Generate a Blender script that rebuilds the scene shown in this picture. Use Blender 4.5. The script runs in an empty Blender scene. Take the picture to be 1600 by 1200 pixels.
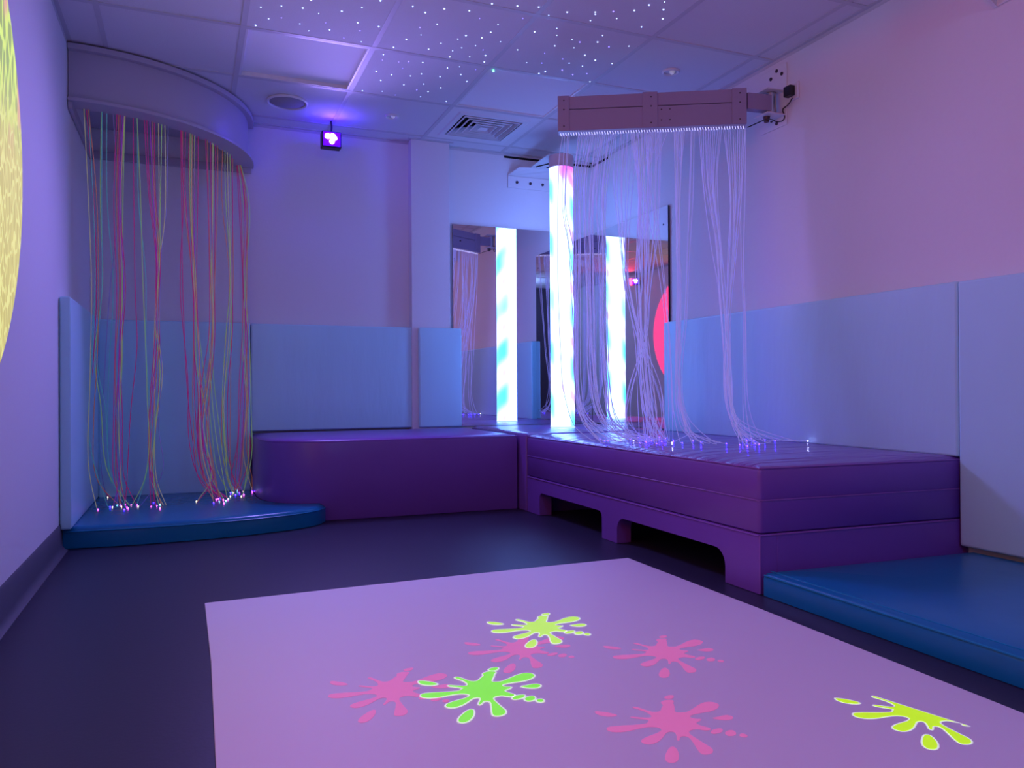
import bpy, bmesh, math, random
from mathutils import Vector, Matrix
from mathutils.geometry import tessellate_polygon
random.seed(7)
C = bpy.context.scene.collection
sc = bpy.context.scene
# ------------------------------------------------------------------ camera
CH = 0.715                                   # camera height
YAW, PIT, ROL, FPX = 0.392176, 0.004770, -0.005581, 1219.09
cy, sy = math.cos(YAW), math.sin(YAW)
FWD = Vector((sy*math.cos(PIT), cy*math.cos(PIT), math.sin(PIT)))
R0 = Vector((cy, -sy, 0)); U0 = R0.cross(FWD)
RGT = R0*math.cos(ROL) + U0*math.sin(ROL)
UPV = -R0*math.sin(ROL) + U0*math.cos(ROL)
CAM = Vector((0, 0, CH))
cam = bpy.data.cameras.new('camera'); cam.sensor_width = 36; cam.lens = FPX/1600*36
cam.clip_start = 0.02
co = bpy.data.objects.new('camera', cam); C.objects.link(co)
M = Matrix((( RGT.x, UPV.x, -FWD.x, 0), (RGT.y, UPV.y, -FWD.y, 0), (RGT.z, UPV.z, -FWD.z, CH), (0, 0, 0, 1)))
co.matrix_world = M
sc.camera = co
# ------------------------------------------------------------------ world, exposure
w = bpy.data.worlds.new('world'); sc.world = w; w.use_nodes = True
w.node_tree.nodes['Background'].inputs[0].default_value = (0.25, 0.18, 0.5, 1)
w.node_tree.nodes['Background'].inputs[1].default_value = 0.05
sc.view_settings.view_transform = 'Standard'; sc.view_settings.look = 'None'
sc.view_settings.gamma = 1; sc.view_settings.use_curve_mapping = False
sc.view_settings.exposure = 0.0
sc.cycles.max_bounces = 10; sc.cycles.diffuse_bounces = 5; sc.cycles.glossy_bounces = 7
sc.cycles.sample_clamp_indirect = 4.0; sc.cycles.use_denoising = True
sc.cycles.caustics_reflective = False; sc.cycles.caustics_refractive = False

def lamp(name, kind, loc, target, power, color, size=0.05, spot=150, blend=0.6):
    l = bpy.data.lights.new(name, kind); l.energy = power; l.color = color
    if kind == 'SPOT': l.spot_size = math.radians(spot); l.spot_blend = blend; l.shadow_soft_size = size
    elif kind == 'POINT': l.shadow_soft_size = size
    o = bpy.data.objects.new(name, l); C.objects.link(o); o.location = loc
    if target: o.rotation_euler = (Vector(target)-Vector(loc)).to_track_quat('-Z', 'Y').to_euler()
    return o
CEIL = 2.370
XL, XR, YB, YF = -0.531, 2.760, 5.105, -1.60
# the lamps of the room: two ceiling LED spots, the two projectors; plus an added fill light
L_back = lamp('led_spot_light', 'SPOT', (0.80, 4.68, 2.10), (0.65, 1.3, 0.0), 140, (0.35, 0.24, 1.0), 0.22, 130, 0.9)
L_glow = lamp('led_spill_light', 'POINT', (0.815, 4.79, 2.30), None, 2.6, (0.03, 0.0, 1.0), 0.015)
L_rear = lamp('rear_led_light', 'SPOT', (-0.40, 0.45, 2.24), (2.7, 2.6, 1.25), 46, (1.0, 0.02, 0.05), 0.05, 140, 1.0)
L_fill = lamp('entrance_fill_light', 'POINT', (0.9, -0.9, 2.15), None, 38, (0.24, 0.41, 1.0), 0.12)  # unseen fill added behind the camera to lift the room
L_proj = lamp('floor_projector_light', 'SPOT', (0.87, 1.45, 2.25), (0.87, 1.75, 0.0), 5.0, (0.30, 0.10, 1.0), 0.03, 62, 0.3)

# ------------------------------------------------------------------ materials
MATS = {}
def mat(name, col, rough=0.5, metal=0.0, emit=None, es=0.0, bump=0.0, bscale=20, stretch=(1, 1, 1), var=0.0, coat=0.0, spec=0.5, fine=0.0):
    if name in MATS: return MATS[name]
    m = bpy.data.materials.new(name); m.use_nodes = True; nt = m.node_tree
    b = nt.nodes['Principled BSDF']
    b.inputs['Base Color'].default_value = (*col, 1); b.inputs['Roughness'].default_value = rough
    b.inputs['Metallic'].default_value = metal; b.inputs['Specular IOR Level'].default_value = spec
    b.inputs['Coat Weight'].default_value = coat
    if emit: b.inputs['Emission Color'].default_value = (*emit, 1); b.inputs['Emission Strength'].default_value = es
    tc = nt.nodes.new('ShaderNodeTexCoord'); mp = nt.nodes.new('ShaderNodeMapping')
    mp.inputs['Scale'].default_value = stretch; nt.links.new(tc.outputs['Object'], mp.inputs['Vector'])
    n = nt.nodes.new('ShaderNodeTexNoise'); n.inputs['Scale'].default_value = bscale; n.inputs['Detail'].default_value = 4
    nt.links.new(mp.outputs[0], n.inputs['Vector'])
    if var:
        mx = nt.nodes.new('ShaderNodeMix'); mx.data_type = 'RGBA'
        mx.inputs['A'].default_value = (*[c*(1-var) for c in col], 1); mx.inputs['B'].default_value = (*[min(1, c*(1+var)) for c in col], 1)
        nt.links.new(n.outputs['Fac'], mx.inputs['Factor']); nt.links.new(mx.outputs['Result'], b.inputs['Base Color'])
    if bump:
        bp = nt.nodes.new('ShaderNodeBump'); bp.inputs['Strength'].default_value = bump; bp.inputs['Distance'].default_value = 0.02 if bump < .5 else 0.06
        nt.links.new(n.outputs['Fac'], bp.inputs['Height']); nt.links.new(bp.outputs[0], b.inputs['Normal']); nt.links.new(bp.outputs[0], b.inputs['Coat Normal'])
    MATS[name] = m
    return m
wall_m = mat('wall_paint', (0.80, 0.79, 0.80), 0.75, bump=0.03, bscale=60, var=0.015)
dark_wall = mat('dark_wall_paint', (0.05, 0.045, 0.07), 0.8, var=0.2, bscale=3)
ceil_m = mat('ceiling_tile', (0.76, 0.75, 0.77), 0.9, bump=0.08, bscale=160, var=0.02)
grid_m = mat('ceiling_grid_metal', (0.62, 0.61, 0.63), 0.5)
floor_m = mat('floor_vinyl', (0.030, 0.027, 0.058), 0.42, bump=0.02, bscale=90, var=0.12, spec=0.35)
base_m = mat('coved_vinyl', (0.085, 0.08, 0.11), 0.45, var=0.08, bscale=12)
white_m = mat('white_metal', (0.80, 0.79, 0.80), 0.4)
dirty_white = mat('cream_housing', (0.78, 0.66, 0.66), 0.42)
pad_m = mat('blue_vinyl', (0.50, 0.86, 0.94), 0.36, bump=0.10, bscale=7, stretch=(1, 1, 0.35), var=0.03, spec=0.4)
pad_m2 = mat('blue_vinyl_wrinkled', (0.50, 0.86, 0.94), 0.34, bump=0.28, bscale=9, stretch=(1, 1, 0.22), var=0.03, spec=0.4)
purple_m = mat('purple_vinyl', (0.205, 0.075, 0.40), 0.33, bump=0.08, bscale=6, var=0.05, spec=0.45)
purple_w = mat('purple_vinyl_wrinkled', (0.205, 0.075, 0.40), 0.30, coat=0.3, bump=0.75, bscale=3.2, stretch=(0.5, 3.4, 1), var=0.05, spec=0.5)
pipe_m = mat('purple_piping', (0.27, 0.10, 0.42), 0.35)
teal_m = mat('teal_vinyl', (0.0, 0.175, 0.37), 0.30, bump=0.12, bscale=5, var=0.05, spec=0.5)
black_m = mat('black_plastic', (0.012, 0.012, 0.015), 0.4)
gap_m = mat('dark_void', (0.004, 0.004, 0.006), 0.9)
play_m = mat('play_mat_vinyl', (0.78, 0.72, 0.80), 0.55, var=0.02, bscale=3)
mirror_m = mat('acrylic_mirror', (0.86, 0.86, 0.88), 0.015, 1.0)
screw_m = mat('dark_screw', (0.08, 0.05, 0.06), 0.4, 0.6)
steel_m = mat('satin_steel', (0.6, 0.6, 0.64), 0.3, 1.0)
grille_m = mat('speaker_grille', (0.36, 0.33, 0.36), 0.7, bump=0.3, bscale=300)
lens_m = mat('lamp_glass', (0.9, 0.9, 0.95), 0.1, emit=(0.8, 0.8, 1.0), es=0.15)
star_m = mat('star_fibre', (0.4, 0.5, 1.0), 0.4, emit=(0.35, 0.50, 1.0), es=3.6)
star_d = mat('star_fibre_violet', (0.3, 0.2, 1.0), 0.4, emit=(0.25, 0.2, 1.0), es=2.4)
led_blue = mat('led_blue', (0.1, 0.0, 1.0), 0.3, emit=(0.07, 0.0, 1.0), es=2.2)
led_white = mat('led_pink_white', (1, .9, 1), 0.3, emit=(1.0, 0.8, 1.0), es=9.0)
green_led = mat('led_green', (0.1, 1, .4), 0.3, emit=(0.15, 1.0, 0.45), es=5.0)
warm_led = mat('led_warm', (1, .6, .3), 0.3, emit=(1.0, 0.55, 0.25), es=9.0)
door_m = mat('door_laminate', (0.12, 0.10, 0.16), 0.5)

def tube_material():
    m = bpy.data.materials.new('bubble_tube_glow'); m.use_nodes = True; nt = m.node_tree
    b = nt.nodes['Principled BSDF']; b.inputs['Base Color'].default_value = (0.7, 0.8, 1, 1); b.inputs['Roughness'].default_value = 0.15
    tc = nt.nodes.new('ShaderNodeTexCoord')
    def noise(scale, loc, st):
        mp = nt.nodes.new('ShaderNodeMapping'); mp.inputs['Scale'].default_value = st; mp.inputs['Location'].default_value = loc
        n = nt.nodes.new('ShaderNodeTexNoise'); n.inputs['Scale'].default_value = scale; n.inputs['Detail'].default_value = 1
        nt.links.new(tc.outputs['Object'], mp.inputs[0]); nt.links.new(mp.outputs[0], n.inputs['Vector']); return n
    def ramp(src, a, z):
        r = nt.nodes.new('ShaderNodeMapRange'); r.interpolation_type = 'SMOOTHSTEP'
        r.inputs['From Min'].default_value = a; r.inputs['From Max'].default_value = z
        nt.links.new(src, r.inputs['Value']); return r.outputs['Result']
    # a helix of cyan light winding up the column, small pink blotches between
    sx = nt.nodes.new('ShaderNodeSeparateXYZ'); nt.links.new(tc.outputs['Object'], sx.inputs[0])
    at = nt.nodes.new('ShaderNodeMath'); at.operation = 'ARCTAN2'; nt.links.new(sx.outputs['Y'], at.inputs[0]); nt.links.new(sx.outputs['X'], at.inputs[1])
    def wave(k, az, ph):
        a = nt.nodes.new('ShaderNodeMath'); a.operation = 'MULTIPLY_ADD'; a.inputs[1].default_value = k; a.inputs[2].default_value = ph
        nt.links.new(sx.outputs['Z'], a.inputs[0])
        bb = nt.nodes.new('ShaderNodeMath'); bb.operation = 'MULTIPLY'; bb.inputs[1].default_value = az; nt.links.new(at.outputs[0], bb.inputs[0])
        c = nt.nodes.new('ShaderNodeMath'); c.operation = 'ADD'; nt.links.new(a.outputs[0], c.inputs[0]); nt.links.new(bb.outputs[0], c.inputs[1])
        s = nt.nodes.new('ShaderNodeMath'); s.operation = 'SINE'; nt.links.new(c.outputs[0], s.inputs[0]); return s.outputs[0]
    def mul(a, bv):
        k = nt.nodes.new('ShaderNodeMath'); k.operation = 'MULTIPLY'; nt.links.new(a, k.inputs[0])
        if isinstance(bv, float): k.inputs[1].default_value = bv
        else: nt.links.new(bv, k.inputs[1])
        return k.outputs[0]
    def side(ph, k=1.0):      # cosine mask phased to the camera, painting coloured glow along the tube's outline
        q = nt.nodes.new('ShaderNodeMath'); q.operation = 'MULTIPLY_ADD'; q.inputs[1].default_value = k; q.inputs[2].default_value = ph
        nt.links.new(at.outputs[0], q.inputs[0])
        c = nt.nodes.new('ShaderNodeMath'); c.operation = 'COSINE'; nt.links.new(q.outputs[0], c.inputs[0]); return c.outputs[0]
    limb = ramp(side(2*2.03+math.pi, 2.0), -1.0, 0.55)
    nz = noise(3.2, (1, 2, 3), (1, 1, .8)).outputs['Fac']
    cyan = mul(mul(ramp(wave(18.0, 1.0, 2.0), -0.85, 0.95), limb), ramp(nz, 0.22, 0.48))
    pink = mul(ramp(wave(18.0, 1.0, 2.0+math.pi), 0.55, 0.98), mul(ramp(side(2.03-1.15), 0.70, 0.98), 0.9))
    pk2 = mul(ramp(wave(18.0, 1.0, 2.0+math.pi), 0.60, 1.0), mul(ramp(wave(0.0, 3.0, 1.2), 0.35, 1.0), 0.75))
    top = mul(ramp(sx.outputs['Z'], 1.50, 1.70), ramp(side(2.03-0.75+math.pi*0), 0.2, 0.9))
    m1 = nt.nodes.new('ShaderNodeMix'); m1.data_type = 'RGBA'
    m1.inputs['A'].default_value = (1.6, 2.9, 9.0, 1); m1.inputs['B'].default_value = (0.16, 1.6, 6.5, 1)
    nt.links.new(cyan, m1.inputs['Factor'])
    prev = m1
    for src_, col_ in ((pink, (1.1, 0.42, 0.85, 1)), (pk2, (1.1, 0.42, 0.9, 1)), (top, (1.2, 0.10, 1.0, 1))):
        m2 = nt.nodes.new('ShaderNodeMix'); m2.data_type = 'RGBA'; m2.inputs['B'].default_value = col_
        nt.links.new(prev.outputs['Result'], m2.inputs['A']); nt.links.new(src_, m2.inputs['Factor']); prev = m2
    nt.links.new(m2.outputs['Result'], b.inputs['Emission Color']); b.inputs['Emission Strength'].default_value = TUBE_E
    return m
TUBE_E = 1.0

def planet_material():
    m = bpy.data.materials.new('planet_image'); m.use_nodes = True; nt = m.node_tree
    b = nt.nodes['Principled BSDF']; b.inputs['Base Color'].default_value = (0.30, 0.26, 0.10, 1); b.inputs['Roughness'].default_value = 0.8
    tc = nt.nodes.new('ShaderNodeTexCoord'); mp = nt.nodes.new('ShaderNodeMapping'); mp.inputs['Scale'].default_value = (1, 1.0, 0.35)
    mp.inputs['Rotation'].default_value = (0.15, 0, 0)
    nt.links.new(tc.outputs['Object'], mp.inputs[0])
    def vor(s, feat):
        v = nt.nodes.new('ShaderNodeTexVoronoi'); v.inputs['Scale'].default_value = s; v.feature = feat; nt.links.new(mp.outputs[0], v.inputs['Vector']); return v
    def rng(src, a, z, inv=False):
        r = nt.nodes.new('ShaderNodeMapRange'); r.interpolation_type = 'SMOOTHSTEP'; r.inputs['From Min'].default_value = a; r.inputs['From Max'].default_value = z
        nt.links.new(src, r.inputs['Value']); return r.outputs['Result']
    def mix(f, a, bb):
        x = nt.nodes.new('ShaderNodeMix'); x.data_type = 'RGBA'; nt.links.new(f, x.inputs['Factor'])
        for k, v in (('A', a), ('B', bb)):
            if isinstance(v, tuple): x.inputs[k].default_value = v
            else: nt.links.new(v, x.inputs[k])
        return x.outputs['Result']
    sx = nt.nodes.new('ShaderNodeSeparateXYZ'); nt.links.new(tc.outputs['Object'], sx.inputs[0])
    n = nt.nodes.new('ShaderNodeTexNoise'); n.inputs['Scale'].default_value = 7; nt.links.new(mp.outputs[0], n.inputs['Vector'])
    v1 = vor(20, 'DISTANCE_TO_EDGE'); v2 = vor(38, 'DISTANCE_TO_EDGE')
    cellsA = mix(rng(v1.outputs['Distance'], 0.06, 0.16), (0.72, 0.95, 0.16, 1), (0.30, 0.42, 0.10, 1))
    creamA = mix(rng(n.outputs['Fac'], 0.5, 0.62), cellsA, (0.78, 0.36, 0.30, 1))
    low = mix(rng(v2.outputs['Distance'], 0.03, 0.10), (0.86, 0.84, 0.26, 1), (0.58, 0.52, 0.12, 1))
    col = mix(rng(sx.outputs['Z'], 0.0, 0.35), low, creamA)
    # the side towards the entrance is hot pink with dark flecks
    v3 = vor(30, 'F1')
    pk = mix(rng(v3.outputs['Distance'], 0.10, 0.16), (0.25, 0.0, 0.10, 1), (2.2, 0.06, 0.40, 1))
    col = mix(rng(sx.outputs['Y'], -0.50, -0.42), pk, col)
    nt.links.new(col, b.inputs['Emission Color']); b.inputs['Emission Strength'].default_value = 0.92  # projected light put in as the disc's own glow; pink side boosted to light the room
    return m
planet_m = planet_material()

# ------------------------------------------------------------------ mesh helpers
def link(name, bm, m, parent=None, bevel=0.0, smooth=40, loc=None):
    me = bpy.data.meshes.new(name); bm.normal_update(); bm.to_mesh(me); bm.free()
    for mm in (m if isinstance(m, (list, tuple)) else [m]): me.materials.append(mm)
    if smooth:
        for p in me.polygons: p.use_smooth = True
        me.set_sharp_from_angle(angle=math.radians(smooth))
    o = bpy.data.objects.new(name, me); C.objects.link(o)
    if parent is not None:
        o.parent = parent; o.matrix_parent_inverse = Matrix.Translation(parent.location).inverted() if not parent.parent else Matrix.Identity(4)
        if parent.parent: o.matrix_parent_inverse = Matrix.Translation(parent.parent.location).inverted() @ Matrix.Identity(4)
    if bevel:
        md = o.modifiers.new('bevel', 'BEVEL'); md.width = bevel; md.segments = 3; md.limit_method = 'ANGLE'; md.angle_limit = math.radians(50)
    return o
def tag(o, label=None, cat=None, group=None, kind=None):
    if label: o['label'] = label
    if cat: o['category'] = cat
    if group: o['group'] = group
    if kind: o['kind'] = kind
    return o
def empty(name, loc, label, cat, group=None):
    o = bpy.data.objects.new(name, None); C.objects.link(o); o.location = loc; o.empty_display_size = 0.1
    return tag(o, label, cat, group)
def box(bm, x0, x1, y0, y1, z0, z1, mi=0):
    v = [bm.verts.new(p) for p in ((x0,y0,z0),(x1,y0,z0),(x1,y1,z0),(x0,y1,z0),(x0,y0,z1),(x1,y0,z1),(x1,y1,z1),(x0,y1,z1))]
    for f in ((0,3,2,1),(4,5,6,7),(0,1,5,4),(1,2,6,5),(2,3,7,6),(3,0,4,7)):
        bm.faces.new([v[i] for i in f]).material_index = mi
    return v
def BOX(*a):
    bm = bmesh.new(); box(bm, *a); return bm
def obox(bm, p0, p1, thick, z0, z1):
    """box along p0->p1 in plan, thick to the left normal side both ways"""
    d = (Vector(p1)-Vector(p0)).normalized(); n = Vector((-d.y, d.x))*thick/2
    pts = [Vector(p0)-n, Vector(p1)-n, Vector(p1)+n, Vector(p0)+n]
    lo = [bm.verts.new((p.x, p.y, z0)) for p in pts]; hi = [bm.verts.new((p.x, p.y, z1)) for p in pts]
    bm.faces.new(lo[::-1]); bm.faces.new(hi)
    for i in range(4): bm.faces.new((lo[i], lo[(i+1) % 4], hi[(i+1) % 4], hi[i]))
def offset_poly(pts, d):
    n = len(pts); out = []
    for i in range(n):
        a, b, c = Vector(pts[i-1]), Vector(pts[i]), Vector(pts[(i+1) % n])
        e1 = (b-a).normalized(); e2 = (c-b).normalized()
        n1 = Vector((-e1.y, e1.x)); n2 = Vector((-e2.y, e2.x)); s = (n1+n2)
        k = s.length_squared
        out.append(b + s*(2*d/k) if k > 0.3 else b + n1*d)
    return out
def prism(outline, profile):
    """outline: CCW plan polygon; profile: list of (inset, z) from bottom to top; top capped"""
    bm = bmesh.new(); rings = []
    for ins, z in profile:
        pp = outline(ins) if callable(outline) else offset_poly(outline, ins)
        rings.append([bm.verts.new((p[0], p[1], z)) for p in pp])
    n = len(rings[0])
    bm.faces.new(rings[0][::-1]); bm.faces.new(rings[-1])
    for a, b in zip(rings, rings[1:]):
        for i in range(n): bm.faces.new((a[i], a[(i+1) % n], b[(i+1) % n], b[i]))
    return bm
def rect(x0, x1, y0, y1, r=0.012, k=3):
    out = []
    for cx, cy_, a0 in ((x1-r, y0+r, -90), (x1-r, y1-r, 0), (x0+r, y1-r, 90), (x0+r, y0+r, 180)):
        for i in range(k+1):
            a = math.radians(a0+90*i/k); out.append((cx+r*math.cos(a), cy_+r*math.sin(a)))
    return out
def rrect(x0, x1, y0, y1, r=0.012):      # rings of a rounded rectangle for any inset
    return lambda ins: rect(x0+ins, x1-ins, y0+ins, y1-ins, max(r-ins, .0015))
def tube(bm, pts, r, seg=6, caps=True, mi=0, rads=None):
    pts = [Vector(p) for p in pts]; n = len(pts); rings = []
    t0 = (pts[1]-pts[0]).normalized(); ref = Vector((1, 0, 0)) if abs(t0.x) < 0.8 else Vector((0, 1, 0))
    nrm = t0.cross(ref).normalized()
    for i in range(n):
        t = (pts[min(i+1, n-1)]-pts[max(i-1, 0)]).normalized()
        nrm = (nrm - t*nrm.dot(t)).normalized(); bn = t.cross(nrm)
        rr = rads[i] if rads else r
        rings.append([bm.verts.new(pts[i] + (nrm*math.cos(a)+bn*math.sin(a))*rr) for a in [2*math.pi*k/seg for k in range(seg)]])
    for a, b in zip(rings, rings[1:]):
        for k in range(seg): bm.faces.new((a[k], a[(k+1) % seg], b[(k+1) % seg], b[k])).material_index = mi
    if caps: bm.faces.new(rings[0][::-1]).material_index = mi; bm.faces.new(rings[-1]).material_index = mi
def catmull(P, per=5):
    P = [Vector(p) for p in P]; Q = [2*P[0]-P[1]]+P+[2*P[-1]-P[-2]]; out = []
    for i in range(1, len(Q)-2):
        for k in range(per):
            t = k/per; a, b, c, d = Q[i-1:i+3]
            out.append(0.5*((2*b)+(c-a)*t+(2*a-5*b+4*c-d)*t*t+(3*b-a-3*c+d)*t**3))
    out.append(P[-1]); return out
def cyl(bm, c, r0, r1, h, axis='z', seg=32, mi=0, cap0=True, cap1=True):
    ax = {'z': (Vector((1,0,0)), Vector((0,1,0)), Vector((0,0,1))), 'x': (Vector((0,1,0)), Vector((0,0,1)), Vector((1,0,0))), 'y': (Vector((0,0,1)), Vector((1,0,0)), Vector((0,1,0)))}[axis]
    c = Vector(c)
    A = [bm.verts.new(c+(ax[0]*math.cos(a)+ax[1]*math.sin(a))*r0) for a in [2*math.pi*k/seg for k in range(seg)]]
    B = [bm.verts.new(c+ax[2]*h+(ax[0]*math.cos(a)+ax[1]*math.sin(a))*r1) for a in [2*math.pi*k/seg for k in range(seg)]]
    for k in range(seg): bm.faces.new((A[k], A[(k+1) % seg], B[(k+1) % seg], B[k])).material_index = mi
    if cap0: bm.faces.new(A[::-1]).material_index = mi
    if cap1: bm.faces.new(B).material_index = mi
def CYL(*a, **k):
    bm = bmesh.new(); cyl(bm, *a, **k); return bm
def ball(c, r, sub=1):
    bm = bmesh.new(); bmesh.ops.create_icosphere(bm, subdivisions=sub, radius=r, matrix=Matrix.Translation(c)); return bm
def ray(px, py):
    return RGT*((px-800)/FPX) + UPV*((600-py)/FPX) + FWD
def hit(px, py, axis, val):
    r = ray(px, py); return CAM + r*((val-CAM[axis])/r[axis])

# ------------------------------------------------------------------ the room
def struct(name, bm, m, parent=None, **k):
    o = link(name, bm, m, parent, **k)
    if parent is None: o['kind'] = 'structure'
    return o
struct('floor', BOX(XL-.1, XR+.1, YF-.1, YB+.15, -0.1, 0), floor_m)
struct('wall_left', BOX(XL-.1, XL, YF-.1, YB+.1, 0, CEIL+.25), wall_m)
struct('wall_right', BOX(XR, XR+.1, YF-.1, YB+.1, 0, CEIL+.25), wall_m)
struct('wall_back', BOX(XL, XR, YB, YB+.1, 0, CEIL+.25), wall_m)
struct('wall_front', BOX(XL, XR, YF-.1, YF, 0, CEIL+.25), dark_wall)
# boxed-out column on the back wall
struct('wall_column', BOX(1.365, 1.632, 5.03, YB, 0, CEIL), wall_m, bevel=0.003)
# door in the front wall
d = bpy.data.objects.new('door_1', None); C.objects.link(d); d.location = (1.9, YF, 0); d['kind'] = 'structure'
link('door_leaf', BOX(1.45, 2.35, YF+.005, YF+.045, 0.005, 2.04), door_m, d, bevel=.004)
bm = bmesh.new(); box(bm, 1.38, 1.45, YF, YF+.06, 0, 2.11); box(bm, 2.35, 2.42, YF, YF+.06, 0, 2.11); box(bm, 1.45, 2.35, YF, YF+.06, 2.04, 2.11)
link('door_frame', bm, door_m, d)
link('door_handle', BOX(1.52, 1.64, YF+.045, YF+.08, 1.0, 1.03), steel_m, d, bevel=.005)
# coved baseboard on the left wall
bm = bmesh.new()
prof = [(0, 0), (0.030, 0), (0.030, 0.004), (0.016, 0.012), (0.008, 0.028), (0.006, 0.115), (0.0, 0.122)]
rows = [[bm.verts.new((XL+x, y, z)) for x, z in prof] for y in (YF, 3.97)]
for i in range(len(prof)-1): bm.faces.new((rows[0][i], rows[1][i], rows[1][i+1], rows[0][i+1]))
bm.faces.new(rows[0]); bm.faces.new(rows[1][::-1])
bmesh.ops.recalc_face_normals(bm, faces=bm.faces)
struct('baseboard_left', bm, base_m)

# ceiling: 600 mm tiles in a T-bar grid
GX0, GY0, G = 0.8336, 3.7522, 0.6
holes = {(-1, 0), (1, 0), (1, 1)}
bm = bmesh.new()
for i in range(-3, 4):
    for j in range(-10, 3):
        if (i, j) in holes: continue
        x0, x1 = max(XL, GX0+G*i), min(XR, GX0+G*i+G); y0, y1 = max(YF, GY0+G*j), min(YB, GY0+G*j+G)
        if x1-x0 < 0.01 or y1-y0 < 0.01: continue
        box(bm, x0, x1, y0, y1, CEIL+.003, CEIL+.02)
ceiling = struct('ceiling', bm, ceil_m)
link('ceiling_slab', BOX(XL, XR, YF, YB, CEIL+.2, CEIL+.25), gap_m, ceiling)
bm = bmesh.new()
for i in range(-3, 5):
    x = GX0+G*i
    if XL < x < XR: box(bm, x-.012, x+.012, YF, YB, CEIL, CEIL+.004)
for j in range(-10, 4):
    y = GY0+G*j
    if YF < y < YB: box(bm, XL, XR, y-.012, y+.012, CEIL-.0005, CEIL+.0035)
link('tee_bars', bm, grid_m, ceiling, smooth=0)
bm = bmesh.new()
box(bm, XL, XL+.022, YF, YB, CEIL-.001, CEIL+.003); box(bm, XR-.022, XR, YF, YB, CEIL-.001, CEIL+.003)
box(bm, XL, XR, YB-.022, YB, CEIL-.001, CEIL+.003); box(bm, 1.343, 1.654, 5.008, 5.03, CEIL-.001, CEIL+.003)
box(bm, XL, XL+.002, YF, YB, CEIL-.016, CEIL); box(bm, XR-.002, XR, YF, YB, CEIL-.016, CEIL); box(bm, XL, XR, YB-.002, YB, CEIL-.016, CEIL)
link('edge_trim', bm, grid_m, ceiling, smooth=0)
bm = bmesh.new(); box(bm, 2.06, 2.405, YB-.008, YB-.001, CEIL-.030, CEIL-.017); box(bm, 2.60, 2.745, YB-.008, YB-.001, CEIL-.030, CEIL-.017); box(bm, XR-.008, XR-.001, 4.86, 5.09, CEIL-.030, CEIL-.017)
link('gap_shade_strips', bm, gap_m, ceiling, smooth=0)  # black strips stand in for the shade inside the gap

def tilebox(i, j): return GX0+G*i, GX0+G*i+G, GY0+G*j, GY0+G*j+G
def light_panel(i, j, rec, label):
    x0, x1, y0, y1 = tilebox(i, j)
    t = empty('light_panel', ((x0+x1)/2, (y0+y1)/2, CEIL), label, 'light panel', 'switched-off square ceiling light panels')
    bm = bmesh.new(); a = .012
    for (p, q, r, s) in ((x0+a, x1-a, y0+a, y0+a+.012), (x0+a, x1-a, y1-a-.012, y1-a), (x0+a, x0+a+.012, y0+a+.012, y1-a-.012), (x1-a-.012, x1-a, y0+a+.012, y1-a-.012)):
        box(bm, p, q, r, s, CEIL+.001, CEIL+rec+.012)
    link('panel_frame', bm, white_m, t, bevel=.001)
    link('diffuser', BOX(x0+a+.012, x1-a-.012, y0+a+.012, y1-a-.012, CEIL+rec, CEIL+rec+.01), mat('light_diffuser', (.95, .94, .96), .8, spec=.1), t)
light_panel(-1, 0, 0.022, 'square white ceiling light panel, recessed, left of the starry tiles')
light_panel(1, 0, 0.008, 'square white ceiling light panel beside the air vent, with a green dot at its corner')

# air vent
x0, x1, y0, y1 = tilebox(1, 1); cx, cyv = (x0+x1)/2, (y0+y1)/2
t = empty('air_vent', (cx, cyv, CEIL), 'square white four-way ceiling air vent with stepped louvres in front of the back wall', 'air vent')
def sqring(bm, s0, z0, s1, z1):
    A = [bm.verts.new((cx+sx*s0, cyv+sy_*s0, z0)) for sx, sy_ in ((-1,-1),(1,-1),(1,1),(-1,1))]
    B = [bm.verts.new((cx+sx*s1, cyv+sy_*s1, z1)) for sx, sy_ in ((-1,-1),(1,-1),(1,1),(-1,1))]
    for k in range(4): bm.faces.new((A[k], A[(k+1) % 4], B[(k+1) % 4], B[k]))
bm = bmesh.new(); sqring(bm, .288, CEIL, .235, CEIL); sqring(bm, .235, CEIL, .225, CEIL-.006); sqring(bm, .225, CEIL-.006, .195, CEIL-.006); sqring(bm, .195, CEIL-.006, .19, CEIL+.05)
link('face_plate', bm, white_m, t, smooth=0)
for k, s in enumerate((.176, .138, .100, .064)):
    bm = bmesh.new(); sqring(bm, s, CEIL-.008, s-.026, CEIL+.030); sqring(bm, s+.007, CEIL-.008, s, CEIL-.010); sqring(bm, s+.007, CEIL-.008, s+.007, CEIL-.004)
    link('louvre_ring', bm, white_m, t, smooth=0)
link('center_plate', BOX(cx-.028, cx+.028, cyv-.028, cyv+.028, CEIL-.008, CEIL-.005), white_m, t)
link('duct', BOX(cx-.24, cx+.24, cyv-.24, cyv+.24, CEIL+.07, CEIL+.1), gap_m, t)

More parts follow.
